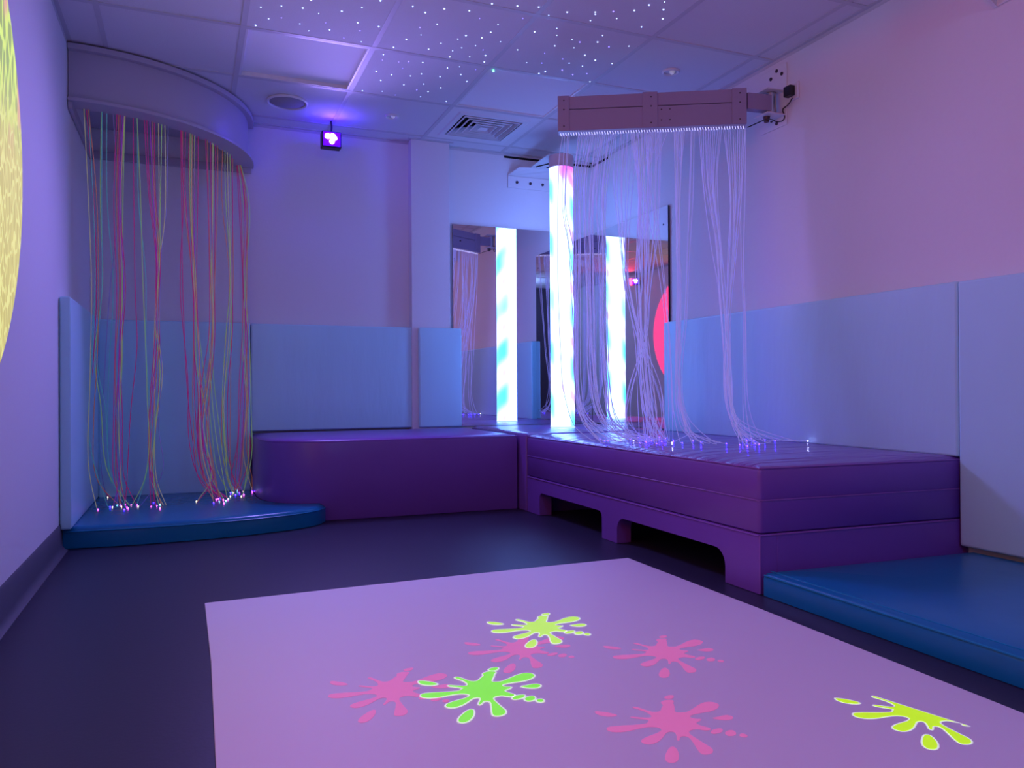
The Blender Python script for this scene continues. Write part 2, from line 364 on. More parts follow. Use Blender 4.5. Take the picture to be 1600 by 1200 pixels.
# star tiles: back-projected from where each point of light shows
def c5(ox, L): return [(ox+x/5.3333, y/5.3333) for x, y in L]
stars = c5(340, [(360,62),(532,52),(710,68),(842,115),(1035,95),(1203,65),(1357,8),(778,2),(425,158),(532,150),(317,213),(685,200),(760,258),(900,192),(933,250),(1168,190),(1343,223),(1186,257),(1052,318),(1198,350),(1466,395),(1573,330),(1382,456),(1373,502),(1322,596),(1360,671),(1371,762),(1207,757)])
stars += c5(600, [(240,55),(345,107),(503,75),(711,92),(797,155),(443,203),(300,230),(308,292),(475,362),(372,410),(615,327),(683,297),(648,400),(572,425),(547,475),(714,475),(763,382),(815,317),(890,270),(950,206),(970,350),(826,418),(846,464),(835,518),(1157,155),(122,518),(206,514),(323,522),(155,572),(63,624),(220,634),(312,617),(467,640),(529,567),(630,558),(764,582),(641,622),(690,680),(165,708),(331,702),(273,750),(367,765),(473,733),(93,793),(304,808),(518,845),(900,33),(1112,52),(1290,60),(1527,103),(1367,135),(1255,266),(1440,238),(1440,296),(1567,332),(1423,383),(1583,400),(1113,417),(1338,446),(1189,524),(1315,527),(1490,493),(1543,528),(1344,597),(1485,585),(1573,623),(1291,613)])
stars += c5(880, [(33,103),(267,103),(267,120),(227,173),(418,97),(446,156),(593,88),(715,43),(844,18),(836,82),(830,158),(652,226),(138,352),(328,297),(287,352),(381,392),(547,386),(181,462),(267,503),(160,553),(407,532),(198,615),(222,682)])
tiles = {}
for px, py in stars:
    p = hit(px, py, 2, CEIL-.001); key = (math.floor((p.x-GX0)/G), math.floor((p.y-GY0)/G)); tiles.setdefault(key, []).append(p)
names = {(-1,-1): 'starry fibre-optic ceiling tile nearest the curved housing, at the top edge of the photo', (0,-1): 'large starry ceiling tile in the middle, crowded with blue-white dots',
         (0,0): 'starry ceiling tile between the recessed white panel and the green dot', (1,-1): 'starry ceiling tile right of the green dot, above the white panel',
         (0,-2): 'starry ceiling tile cut off at the top with three dots showing', (1,-2): 'starry ceiling tile at the top right with violet and blue dots',
         (-1,-2): 'starry ceiling tile only just touching the top left edge of the photo'}
rs = random.Random(3)
for key, L in tiles.items():
    if key not in names: print('star tile?', key, len(L)); continue
    i, j = key; x0, x1, y0, y1 = tilebox(i, j)
    if key in ((0, -2), (1, -2)):
        for k in range(16): L.append(Vector((rs.uniform(x0+.05, x1-.05), rs.uniform(y0+.04, y0+.25), CEIL)))
    t = empty('star_tile', ((x0+x1)/2, (y0+y1)/2, CEIL), names[key], 'ceiling tile', 'starry ceiling tiles')
    link('tile', BOX(x0+.0125, x1-.0125, y0+.0125, y1-.0125, CEIL+.0005, CEIL+.003), ceil_m, t)
    for p in L:
        r = rs.choice((.0024, .0029, .0034, .0040))
        link('star_light', ball((min(max(p.x, x0+.02), x1-.02), min(max(p.y, y0+.02), y1-.02), CEIL), r), star_m if rs.random() < .78 else star_d, t)

# ceiling speaker, downlights, green sensor dot
t = empty('ceiling_speaker', (.528, 4.64, CEIL), 'round grey mesh speaker set flush in the ceiling', 'speaker')
bm = bmesh.new(); cyl(bm, (.528, 4.64, CEIL-.006), .095, .118, .006, cap1=False, cap0=False); cyl(bm, (.528, 4.64, CEIL-.006), .118, .118, .006, cap0=False)
bm2 = bmesh.new()
tube(bm2, [(.528+.108*math.cos(a), 4.64+.108*math.sin(a), CEIL-.003) for a in [2*math.pi*k/40 for k in range(41)]], .008)
link('bezel', bm2, white_m, t); bm.free()
link('grille', CYL((.528, 4.64, CEIL-.007), .090, .101, .008, seg=40), grille_m, t)
def downlight(x, y, r, label):
    t = empty('downlight', (x, y, CEIL), label, 'downlight', 'round recessed ceiling downlights')
    bm = bmesh.new(); tube(bm, [(x+r*math.cos(a), y+r*math.sin(a), CEIL-.001) for a in [2*math.pi*k/32 for k in range(33)]], .007)
    link('bezel', bm, white_m, t)
    link('reflector', CYL((x, y, CEIL-.002), r*.9, r*.5, .02, cap0=False), steel_m, t)
    link('bulb', ball((x+.008, y, CEIL+.002), r*.38, 2), lens_m, t)
downlight(1.144, 4.655, .036, 'small round downlight in the ceiling between the blue spot lamp and the air vent')
downlight(2.343, 3.458, .040, 'round downlight in the ceiling above the pale swinging arm')
tag(link('indicator_light', ball(tuple(hit(771, 111, 2, CEIL-.003)), .006, 1), green_led), 'tiny green indicator light at the corner of the white ceiling panel', 'indicator light')

# ------------------------------------------------------------------ LED spot lamps
def led_lamp(loc, rz, label, wall=None):
    x, y, z = loc
    t = empty('led_lamp', loc, label, 'lamp', 'small blue LED spot lamps')
    link('lamp_body', BOX(x-.060, x+.060, y-.01, y+.06, z-.055, z+.045), black_m, t, bevel=.006)
    bm = bmesh.new(); box(bm, x-.052, x+.052, y-.014, y-.0105, z-.047, z+.037); link('lens_plate', bm, led_blue, t)
    for k, (dx, dz, r) in enumerate(((-.026, .010, .017), (.004, .008, .021), (.000, -.020, .016), (.020, .000, .012))):
        link('led', CYL((x+dx, y-.018, z+dz), r, r, .003, 'y', 16), led_white, t)
    bm = bmesh.new(); tube(bm, catmull([(x, y+.02, z+.04), (x+.004, y+.02, z+.075), (x, y+.015, CEIL)]), .006); link('hanger', bm, black_m, t)
    t.rotation_euler[2] = rz
    return t
pl = hit(518, 217, 1, 4.86)
led_lamp(tuple(pl), 0, 'small square LED spot lamp glowing blue, hung from the ceiling by the back wall')
# back-lit spill from that lamp is L_glow; the one by the entrance faces the back wall
t = led_lamp((-.42, .55, 2.24), math.radians(140), 'small blue LED lamp behind the viewer, a bright dot in the right mirror')

# ------------------------------------------------------------------ wall pads
def pad(name, x0, x1, y0, y1, z0, z1, label, m=pad_m, axis='x', puff=.006):
    """upright padded panel: rounded slab, slightly puffed"""
    bm = bmesh.new(); nx, nz = 14, 12; r = .012
    W = (y1-y0) if axis == 'x' else (x1-x0)
    bm2 = BOX(x0, x1, y0, y1, z0, z1); bmesh.ops.subdivide_edges(bm2, edges=[e for e in bm2.edges if abs((e.verts[0].co-e.verts[1].co).length) > .2], cuts=9, use_grid_fill=True)
    bm.free()
    for v in bm2.verts:
        if axis == 'x': u = (v.co.y-y0)/(y1-y0); s = -1 if abs(v.co.x-x0) < 1e-5 else 1
        else: u = (v.co.x-x0)/(x1-x0); s = -1 if abs(v.co.y-y0) < 1e-5 else 1
        w_ = (v.co.z-z0)/(z1-z0)
        d_ = puff*min(1, 6*min(u, 1-u))*min(1, 6*min(w_, 1-w_))
        front = (s == -1) if FACE == 'neg' else (s == 1)
        if front:
            if axis == 'x': v.co.x += d_*s
            else: v.co.y += d_*s
    o = link(name, bm2, m, bevel=.009, smooth=50)
    return tag(o, label, 'padded panel', 'upright blue padded wall panels')
FACE = 'pos'
pad('wall_pad', XL+.002, -.484, 3.935, 5.10, .098, 1.130, 'blue padded panel on the left wall, its narrow end towards the viewer')
FACE = 'neg'
pad('wall_pad', -.483, .348, 5.045, 5.10, .094, 1.122, 'blue padded panel on the back wall behind the coloured fibre strands', axis='y')
pad('wall_pad', .352, 1.401, 5.045, 5.10, .455, 1.120, 'wide blue padded panel above the left purple bench', pad_m2, axis='y')
pad('wall_pad', 1.405, 1.704, 5.030-.025, 5.03, .455, 1.118, 'narrow blue padded panel left of the back mirror', axis='y')
pad('wall_pad', 2.702, 2.757, 2.097, 4.086, .442, 1.112, 'long blue padded panel above the purple mattress on the right wall', pad_m2)
pad('wall_pad', 2.702, 2.757, .12, 2.0935, .105, 1.110, 'blue padded panel rising from the teal mat at the right edge of the photo')

# ------------------------------------------------------------------ floor mats and play mat
def seamline(bm, pts, z, r=.0025): tube(bm, [(p[0], p[1], z) for p in pts], r, 5)
def ccw(P):
    a = sum(P[i-1][0]*P[i][1]-P[i][0]*P[i-1][1] for i in range(len(P))); return P if a > 0 else P[::-1]
# left bench outline: rounded front-left corner
bl = []
cx_, cy0 = .80, 4.78; rx, ry = .445, .50
for k in range(15):
    a = math.radians(180+90*k/14); ca, sa = math.cos(a), math.sin(a)
    bl.append((cx_+rx*math.copysign(abs(ca)**.72, ca), cy0+ry*math.copysign(abs(sa)**.72, sa)))
bench_out = [(.355, 5.095)] + bl + [(1.3, 4.265), (1.785, 4.245), (1.785, 5.095)]
# teal mat: big arc in front, cut round the bench
arc = catmull([(-.527, 4.01, 0), (-.27, 3.985, 0), (-.05, 3.985, 0), (.15, 4.000, 0), (.33, 4.035, 0), (.50, 4.09, 0), (.62, 4.17, 0), (.675, 4.27, 0)], 4)
cut = [p for p in offset_poly(ccw(bench_out), -.004)]
cutp = sorted([p for p in cut if p[0] < .69 and p[1] < 5.08], key=lambda p: -(p[1]-p[0]))
mat_out = [(p.x, p.y) for p in arc] + [(p[0], p[1]) for p in cutp[::-1]] + [(.348, 5.095), (-.527, 5.095)]
mo = ccw(mat_out); nfix = {tuple(round(c, 5) for c in p[:2]) for p in cutp} | {(.348, 5.095), (-.527, 5.095), (-.527, 4.01)}
def mat_ring(ins):
    P = offset_poly(mo, ins)
    return [Vector(mo[i]) if (round(mo[i][0], 5), round(mo[i][1], 5)) in nfix else P[i] for i in range(len(mo))]
bm = prism(mat_ring, [(0, .002), (.0, .070), (.004, .084), (.014, .093), (.03, .0965), (.06, .098)])
bmesh.ops.triangulate(bm, faces=[f for f in bm.faces if len(f.verts) > 4])
lm = link('floor_mat', bm, mat('teal_vinyl_creased', (0.0, 0.175, 0.35), 0.26, bump=.35, bscale=3.5, var=.05), smooth=60)
tag(lm, 'teal floor mat with a curved front edge under the coloured fibre strands', 'floor mat')
bm = bmesh.new(); seamline(bm, [(p.x, p.y-.003) for p in arc], .078, .003)
link('piping', bm, mat('teal_piping', (0.0, .26, .46), .3), lm)
bm = prism(rrect(1.805, 2.757, .12, 2.140, .012), [(0, .002), (0, .060), (.003, .070), (.012, .078), (.05, .090), (.14, .100), (.3, .103)])
for v in bm.verts:
    if v.co.y > 1.5: v.co.y -= .052*(v.co.x-1.805)/.952
rmat = link('floor_mat', bm, teal_m, smooth=60)
tag(rmat, 'rectangular teal floor mat at the end of the right purple bench', 'floor mat')
bm = bmesh.new(); tube(bm, [(1.807, .13, .072), (1.807, 2.13, .072)], .0032, 6)
tube(bm, [(1.833, .13, .0835), (1.833, 2.13, .0835)], .0018, 6)
link('piping', bm, mat('teal_piping', (0, .26, .46), .3), rmat)
o_ = [(0.030, .62), (1.625, .62), (1.668, 1.13), (1.686, 2.0), (1.686, 2.822), (1.25, 2.822), (.82, 2.818), (.60, 2.812), (.30, 2.803), (.045, 2.797), (.050, 2.2), (.044, 1.58)]
pm = link('play_mat', prism(ccw(o_), [(0, .0005), (0, .003), (.0015, .004)]), play_m, smooth=0)
tag(pm, 'large pale lilac play mat on the dark floor with paint splats projected on it', 'play mat')

# ------------------------------------------------------------------ projected splats: light patches built as thin glowing meshes
def T(L, ox=900, oy=970, s=5.2172): return [(ox+x/s, oy+y/s) for x, y in L]
S_main = [(690,740),(695,715),(712,690),(700,680),(690,668),(705,655),(745,647),(790,650),(800,662),(790,672),(800,690),(805,735),(815,750),(850,752),(905,748),(960,715),(1010,680),(1060,663),(1120,665),(1160,680),(1168,697),(1150,720),(1100,740),(1030,752),(960,765),(928,778),(935,795),(980,802),(1022,803),(1020,815),(985,830),(980,840),(1000,852),(1060,868),(1100,880),(1092,895),(1050,897),(990,885),(940,893),(920,905),(925,925),(970,955),(1040,1000),(1100,1035),(1120,1060),(1110,1085),(1060,1095),(1020,1088),(990,1050),(960,1000),(930,960),(905,945),(870,942),(850,950),(845,975),(832,980),(822,970),(820,935),(805,910),(770,905),(735,915),(715,945),(690,975),(650,1000),(600,1012),(550,1003),(528,985),(545,965),(600,940),(660,920),(700,895),(690,880),(650,868),(580,868),(500,885),(420,905),(340,912),(270,905),(245,885),(260,868),(330,860),(420,855),(500,850),(580,840),(585,825),(600,812),(550,805),(480,797),(442,790),(450,783),(520,790),(600,795),(618,785),(610,770),(570,745),(510,725),(458,710),(470,700),(520,712),(580,735),(640,748)]
S_drops = [[(715,628),(740,612),(790,607),(800,622),(785,637),(740,640)],
 [(145,743),(180,740),(260,750),(340,770),(320,782),(250,783),(180,770)], [(1105,795),(1160,785),(1220,770),(1270,778),(1285,795),(1260,810),(1200,812),(1150,805)],
 [(1095,912),(1110,892),(1170,878),(1200,888),(1190,910),(1140,925),(1105,922)], [(1210,920),(1230,900),(1270,892),(1298,905),(1308,925),(1290,940),(1240,942)],
 [(1328,935),(1350,920),(1385,928),(1402,945),(1385,955),(1350,950)], [(790,1027),(815,1040),(835,1075),(842,1110),(830,1145),(800,1162),(755,1160),(728,1140),(725,1105),(745,1060),(765,1035)]]
def floorpt(px, py): p = hit(px, py, 2, .004); return (p.x, p.y)
ref = floorpt(900+790/5.2172, 970+820/5.2172)
polys = [[(lambda q: (q[0]-ref[0], q[1]-ref[1]))(floorpt(*p)) for p in T(L)] for L in [S_main]+S_drops]
def rnd(P):   # one round of corner cutting
    out = []
    for i in range(len(P)):
        a, b = Vector(P[i]), Vector(P[(i+1) % len(P)]); out += [tuple(a*.75+b*.25), tuple(a*.25+b*.75)]
    return out
polys = [rnd(ccw(P)) for P in polys]
def clip(P, n, d):     # keep n.p <= d
    out = []
    for i in range(len(P)):
        a, b = P[i-1], P[i]; da, db = n[0]*a[0]+n[1]*a[1]-d, n[0]*b[0]+n[1]*b[1]-d
        if (da <= 0) != (db <= 0):
            t_ = da/(da-db); out.append((a[0]+t_*(b[0]-a[0]), a[1]+t_*(b[1]-a[1])))
        if db <= 0: out.append(b)
    return out
pink_s = mat('splat_pink', (.85, .38, .48), .6, emit=(1.0, .16, .50), es=.26)
green_s = mat('splat_green', (.22, .75, .03), .6, emit=(.22, 1.0, .02), es=.62)
lime_s = mat('splat_lime', (.5, .8, .08), .6, emit=(.50, 1.0, .06), es=.62)
yel_s = mat('splat_yellow_green', (.5, .8, .02), .6, emit=(.56, 1.0, .0), es=.62)
rim_s = mat('splat_rim', (.9, .9, .9), .6, emit=(.75, .95, .62), es=.50)
def splat(px, py, m, label, lift=.0046, scale=1.0, rot=0, rim=False, cl=None):
    c = floorpt(px, py); ca, sa = math.cos(rot)*scale, math.sin(rot)*scale
    def build(grow, z, name, mm, parent=None):
        bm = bmesh.new()
        for P in polys:
            Q = [(c[0]+x*ca-y*sa, c[1]+x*sa+y*ca) for x, y in P]
            if grow: Q = [tuple(v) for v in offset_poly(Q, -grow)]
            if cl: Q = clip(Q, cl[0], cl[1]+grow)
            if len(Q) < 3 or (cl and max(x-c[0] for x, y in Q) > .17 and min(x-c[0] for x, y in Q) > .05): continue
            tri = tessellate_polygon([[Vector((x, y, 0)) for x, y in Q]])
            hi = [bm.verts.new((x, y, z)) for x, y in Q]; lo = [bm.verts.new((x, y, z-.0003)) for x, y in Q]
            for a_, b_, c_ in tri:
                bm.faces.new((hi[a_], hi[b_], hi[c_])); bm.faces.new((lo[c_], lo[b_], lo[a_]))
            for i in range(len(Q)): bm.faces.new((lo[i], lo[(i+1) % len(Q)], hi[(i+1) % len(Q)], hi[i]))
        return link(name, bm, mm, parent, smooth=0)
    o = build(0, lift, 'splat_projection', m)
    tag(o, label, 'projected splat', 'paint splats projected on the play mat')
    if rim: tag(build(.0035, lift-.0005, 'splat_rim', rim_s, o), 'pale rim')
    return o
splat(615, 1077, pink_s, 'pink projected splat on the play mat, leftmost, partly under a green one')
splat(757, 1077, green_s, 'bright green projected splat overlapping the leftmost pink one', .0056, rim=True)
splat(816, 1013, pink_s, 'pink projected splat partly hidden under the farthest green one', scale=1.0)
splat(846, 980, lime_s, 'lime green projected splat farthest from the viewer', .0056, rim=True)
splat(1040, 1019, pink_s, 'pink projected splat standing alone right of the lime green one')
splat(1051.4, 1127, pink_s, 'largest pink projected splat, nearest the viewer')
fc = floorpt(1436, 1112)
splat(1436, 1112, yel_s, 'yellow-green projected splat cut off straight, near the right edge of the play mat', .0046, rot=-.15, rim=True,
      cl=((.965, .26), .965*floorpt(1436, 1108)[0]+.26*floorpt(1436, 1108)[1]-.008))

def skew(bm):      # the end of the platform runs slightly off square
    for v in bm.verts: v.co.y -= .052*(v.co.x-1.805)/.952*max(0, min(1, (4.14-v.co.y)/1.99))
    return bm
def two_tone(o, top):      # wrinkled cover on top, smooth on the sides
    o.data.materials.append(purple_m)
    for p in o.data.polygons: p.material_index = 0 if p.normal.z > .6 else 1
# ------------------------------------------------------------------ purple benches
b1 = link('padded_bench', prism(ccw(bench_out), [(.002, .002), (0, .006), (0, .418), (.004, .430), (.012, .437), (.06, .444), (.2, .452)]), purple_m, smooth=60)
tag(b1, 'purple padded bench with a rounded left end under the blue panels', 'padded bench')
bm = bmesh.new(); tube(bm, [(p[0], p[1], .430) for p in offset_poly(ccw(bench_out), .001)][1:20], .0022, 5)
link('piping', bm, pipe_m, b1)
cp = link('corner_platform', prism(rrect(1.800, 2.757, 4.150, 5.095, .012), [(0, .002), (0, .430), (.004, .440), (.015, .447), (.05, .452)]), purple_w, smooth=60)
two_tone(cp, 1); tag(cp, 'purple padded corner platform under the bubble tube and mirrors', 'padded platform')
# right mattress: two layers of foam with a piped seam
rb = rrect(1.805, 2.752, 2.150, 4.142, .014)
bm = prism(rb, [(.006, .2085), (0, .214), (.001, .314), (0, .318), (.003, .322), (0, .326), (0, .420), (.004, .432), (.014, .438), (.05, .445), (.15, .451), (.3, .453)])
mt = link('mattress', skew(bm), purple_w, smooth=60); two_tone(mt, 1)
tag(mt, 'thick purple mattress with wrinkled top on the arched base by the right wall', 'mattress')
bm = bmesh.new()
for z, ins in ((.322, -.001), (.432, .002)):
    P = rb(ins); tube(bm, [(p[0], p[1], z+.0015*math.sin(i*2.3)) for i, p in enumerate(P+P[:1])], .0028, 5)
link('piping', skew(bm), pipe_m, mt)
# arched base
def arch_profile():
    P = [(4.140, 0.0), (4.140, .205)]
    P = [(4.135, .002), (3.990, .002)]
    def arch(a, b, top, r=.05):
        L = [(a, .002)]
        for k in range(7): an = math.radians(90*k/6); L.append((a-r+r*math.cos(an), top-r+r*math.sin(an)))
        for k in range(7): an = math.radians(90+90*k/6); L.append((b+r+r*math.cos(an), top-r+r*math.sin(an)))
        L.append((b, .002)); return L
    P = [(4.135, .002)] + arch(3.965, 3.255, .128, .03) + arch(3.115, 2.335, .122, .06) + [(2.150, .002), (2.150, .2065), (4.135, .2065)]
    return P
bm = bmesh.new(); AP = arch_profile()
F = [bm.verts.new((1.803, y, z)) for y, z in AP]; B_ = [bm.verts.new((1.875, y, z)) for y, z in AP]
bm.faces.new(F); bm.faces.new(B_[::-1])
for i in range(len(AP)): bm.faces.new((F[i], B_[i], B_[(i+1) % len(AP)], F[(i+1) % len(AP)]))
bmesh.ops.recalc_face_normals(bm, faces=bm.faces); bmesh.ops.triangulate(bm, faces=[f for f in bm.faces if len(f.verts) > 4])
bs = link('bench_base', skew(bm), purple_m, smooth=50)
tag(bs, 'low purple padded base with two arched openings carrying the thick mattress', 'bench base')
bm = bmesh.new(); box(bm, 1.876, 2.755, 2.150, 2.225, .002, .2065); link('end_panel', skew(bm), purple_m, bs, bevel=.004)
bm = bmesh.new(); box(bm, 1.876, 2.755, 4.06, 4.135, .002, .2065); box(bm, 1.876, 2.755, 2.226, 4.059, .17, .2065); link('deck', bm, purple_m, bs)
bm = bmesh.new(); tube(bm, [(1.802, 2.152, .202), (1.802, 4.13, .202)], .003, 5)
tube(bm, [(1.805, 2.149, .004), (1.805, 2.149, .202)], .003, 5); tube(bm, [(1.805, 2.149, .202), (2.695, 2.149, .202)], .003, 5); link('piping', skew(bm), pipe_m, bs)

# ------------------------------------------------------------------ mirrors (thin flexed acrylic)
def mirror(axis, pos, a0, a1, z0, z1, label, bow):
    t = empty('wall_mirror', ((a0+a1)/2, pos, z0) if axis == 'y' else (pos, (a0+a1)/2, z0), label, 'mirror', 'acrylic mirrors around the bubble tube')
    def P(u, v, off):
        a = a0+(a1-a0)*u; z = z0+(z1-z0)*v
        o = off - bow*math.sin(math.pi*u)*(0.4+.6*math.sin(math.pi*v))
        return (a, pos+o, z) if axis == 'y' else (pos+o, a, z)
    bm = bmesh.new(); n = 24
    g = [[bm.verts.new(P(i/n, j/n, 0)) for j in range(n+1)] for i in range(n+1)]
    for i in range(n):
        for j in range(n): bm.faces.new((g[i][j], g[i+1][j], g[i+1][j+1], g[i][j+1]))
    o = link('mirror_sheet', bm, mirror_m, t, smooth=0)
    for p in o.data.polygons: p.use_smooth = True
    bm = bmesh.new(); D = .013
    if axis == 'y': box(bm, a0, a1, pos+.002, pos+D, z0, z1)
    else: box(bm, pos+.002, pos+D, a0, a1, z0, z1)
    link('backing_board', bm, black_m, t)
    for u in (.05, .95):
        for v in (.05, .92):
            p = P(u, v, -.001); bm = CYL(p, .006, .006, .004, axis, 12); link('screw', bm, screw_m, t)
mirror('y', 5.088, 1.672, 2.741, .453, 1.839, 'tall flat mirror on the back wall left of and behind the bubble tube', .0007)
mirror('x', 2.744, 4.092, 5.086, .453, 1.842, 'tall flat mirror on the right wall by the corner, reflecting the dark room', .0007)

# ------------------------------------------------------------------ bubble tube
TX, TY, TR = 2.262, 4.602, .0775
t = empty('bubble_tube', (TX, TY, .452), 'tall glowing bubble tube, white with cyan and pink blotches, on the corner platform', 'bubble tube')
def rel(bm, o=(TX, TY, .452)):
    bmesh.ops.translate(bm, verts=bm.verts, vec=-Vector(o)); return bm
def part(name, bm, m, par, **k):     # parts in the thing's own coordinates
    o = link(name, bm, m, None, **k); o.parent = par; return o
part('tube', rel(CYL((TX, TY, .4525), TR, TR, 1.698, seg=48)), tube_material(), t)
part('cap', rel(CYL((TX, TY, 2.1505), TR+.004, TR+.004, .080, seg=48)), dirty_white, t, bevel=.004)
part('foot_ring', rel(CYL((TX, TY, .4525), TR+.003, TR+.003, .010, seg=48, cap1=False)), mat('clear_ring', (.7, .8, 1), .1, emit=(.5, .8, 1), es=1.0), t)
bt = empty('tube_bracket', (TX, 5.09, 2.17), 'white folded metal bracket with three bolts holding the top of the bubble tube', 'bracket')
bm = bmesh.new(); box(bm, 2.085, 2.52, 5.095, 5.104, 2.13, 2.215)
link('wall_flange', bm, white_m, bt, bevel=.002)
bm = bmesh.new()
pl_ = [(2.085, 5.104), (2.14, 5.02), (2.215, 5.00), (2.205, 4.80), (2.20, 4.67), (2.33, 4.67), (2.345, 4.80), (2.39, 5.0), (2.46, 5.02), (2.52, 5.104)]
lo = [bm.verts.new((x, y, 2.2565)) for x, y in pl_]; hi = [bm.verts.new((x, y, 2.262)) for x, y in pl_]
lo[0].co.z = lo[-1].co.z = 2.216; hi[0].co.z = hi[-1].co.z = 2.222
bm.faces.new(lo[::-1]); bm.faces.new(hi)
for i in range(len(pl_)): bm.faces.new((lo[i], lo[(i+1) % len(pl_)], hi[(i+1) % len(pl_)], hi[i]))
link('shelf_plate', bm, white_m, bt, smooth=0)
for x in (2.153, 2.257, 2.353): link('bolt', CYL((x, 5.088, 2.172), .010, .010, .008, 'y', 12), screw_m, bt)
bm = bmesh.new(); tube(bm, [(2.24, 4.95, 2.2555), (2.29, 4.85, 2.2555)], .006, 6); tube(bm, [(2.32, 4.95, 2.2555), (2.36, 4.85, 2.2555)], .006, 6); link('slot', bm, gap_m, bt)

# ------------------------------------------------------------------ fibre strands
def strand_path(tp, top, wps, end, zend):
    """tp: 3D start; waypoints in view order are placed between the depth of the start and the depth of the end"""
    d0 = (tp-CAM).dot(FWD); e = hit(end[0], end[1], 2, zend); d1 = (e-CAM).dot(FWD)
    y0, y1 = top[1], end[1]; P = [tp]
    for x, y in wps:
        s = max(0, min(1, (y-y0)/(y1-y0))); s = s**1.6; P.append(CAM + ray(x, y)*(d0+(d1-d0)*s))
    P.append(e+Vector((0, 0, .003))); return P
tip_b = mat('tip_blue', (.2, .2, 1), .3, emit=(.03, .01, 1.0), es=26)
tip_w = mat('tip_blue_white', (.7, .7, 1), .3, emit=(.45, .45, 1.0), es=14)
tip_p = mat('tip_pink', (1, .4, 1), .3, emit=(1.0, .10, 1.0), es=6)
tip_y = mat('tip_warm_white', (1, .95, .7), .3, emit=(1.0, .9, .6), es=4.5)
tip_c = mat('tip_cyan', (.5, .9, 1), .3, emit=(.25, .8, 1.0), es=4.5)
def add_strand(P, r, m, parent, floor_z, tipm=None, tr=.0035):
    bm = bmesh.new(); Q = catmull(P, 5); 
    for q in Q:
        q.z = max(q.z, floor_z+.002)
        if floor_z < .2 and q.z < .47 and q.x > .346 and q.y > 4.3: q.x = .346
        q -= parent.location
    tube(bm, Q, r, 5); s = part('fibre_strand', bm, m, parent, smooth=180)
    if tipm:
        tp = ball(tuple(Q[-1]), tr, 1); o = link('glowing_tip', tp, tipm, None); o.parent = s
    return s

# ---- left curtain: quarter-round housing on the ceiling, strands hanging from a curved rail
hc = (XL, YB)
ft = empty('fibre_curtain', (XL, YB, CEIL), 'quarter-round ceiling housing in the left corner trailing pink and green fibre strands', 'fibre-optic curtain')
def arcpts(r, n=28): return [(hc[0]+.003+(r-.003)*math.cos(math.radians(a)), hc[1]-.003-(r-.003)*math.sin(math.radians(a))) for a in [90*k/n for k in range(n+1)]]
def bandface(r_o, r_i, z0, z1):
    bm = bmesh.new(); A = arcpts(r_o); B = arcpts(r_i)
    v = [[bm.verts.new((*p, z)) for p in L] for L, z in ((A, z0), (A, z1), (B, z1), (B, z0))]
    n = len(A)
    for q in range(4):
        for i in range(n-1): bm.faces.new((v[q][i], v[q][i+1], v[(q+1) % 4][i+1], v[(q+1) % 4][i]))
    bm.faces.new([v[q][0] for q in range(4)]); bm.faces.new([v[q][-1] for q in range(3, -1, -1)])
    bmesh.ops.recalc_face_normals(bm, faces=bm.faces)
    bmesh.ops.translate(bm, verts=bm.verts, vec=-Vector(ft.location)); return bm
house_m = mat('housing_paint', (.50, .45, .52), .38)
part('fascia', bandface(.872, .856, 2.104, 2.335), house_m, ft)
part('top_flange', bandface(.905, .80, 2.335, 2.362), house_m, ft, bevel=.002)
part('bottom_flange', bandface(.905, .78, 2.088, 2.104), house_m, ft, bevel=.002)
bm = bmesh.new(); A = arcpts(.80); v = [bm.verts.new((*p, 2.235)) for p in A]+[bm.verts.new((hc[0]+.003, hc[1]-.003, 2.235))]; bm.faces.new(v)
bmesh.ops.translate(bm, verts=bm.verts, vec=-Vector(ft.location)); part('fibre_plate', bm, house_m, ft)
bm = bmesh.new(); box(bm, XL+.003, XL+.02, 4.22, 5.1, 2.055, 2.10); box(bm, XL+.003, .36, 5.085, 5.1, 2.055, 2.10)
bmesh.ops.translate(bm, verts=bm.verts, vec=-Vector(ft.location)); part('back_rail', bm, house_m, ft)
ZL = .0985
cols = {'pk': mat('strand_pink', (.85, .06, .32), .3, emit=(.85, .03, .25), es=.08), 'gr': mat('strand_green', (.55, .85, .30), .3, emit=(.4, .8, .12), es=.11),
        'or': mat('strand_orange', (.85, .40, .22), .3, emit=(.9, .25, .08), es=.07), 'li': mat('strand_clear', (.55, .50, .85), .2), 'pu': mat('strand_magenta', (.65, .10, .75), .3, emit=(.6, .05, .8), es=.09),
        'yl': mat('strand_yellow', (.80, .80, .45), .3, emit=(.75, .7, .15), es=.11), 'cy': mat('strand_teal', (.25, .75, .72), .3, emit=(.08, .6, .4), es=.08)}
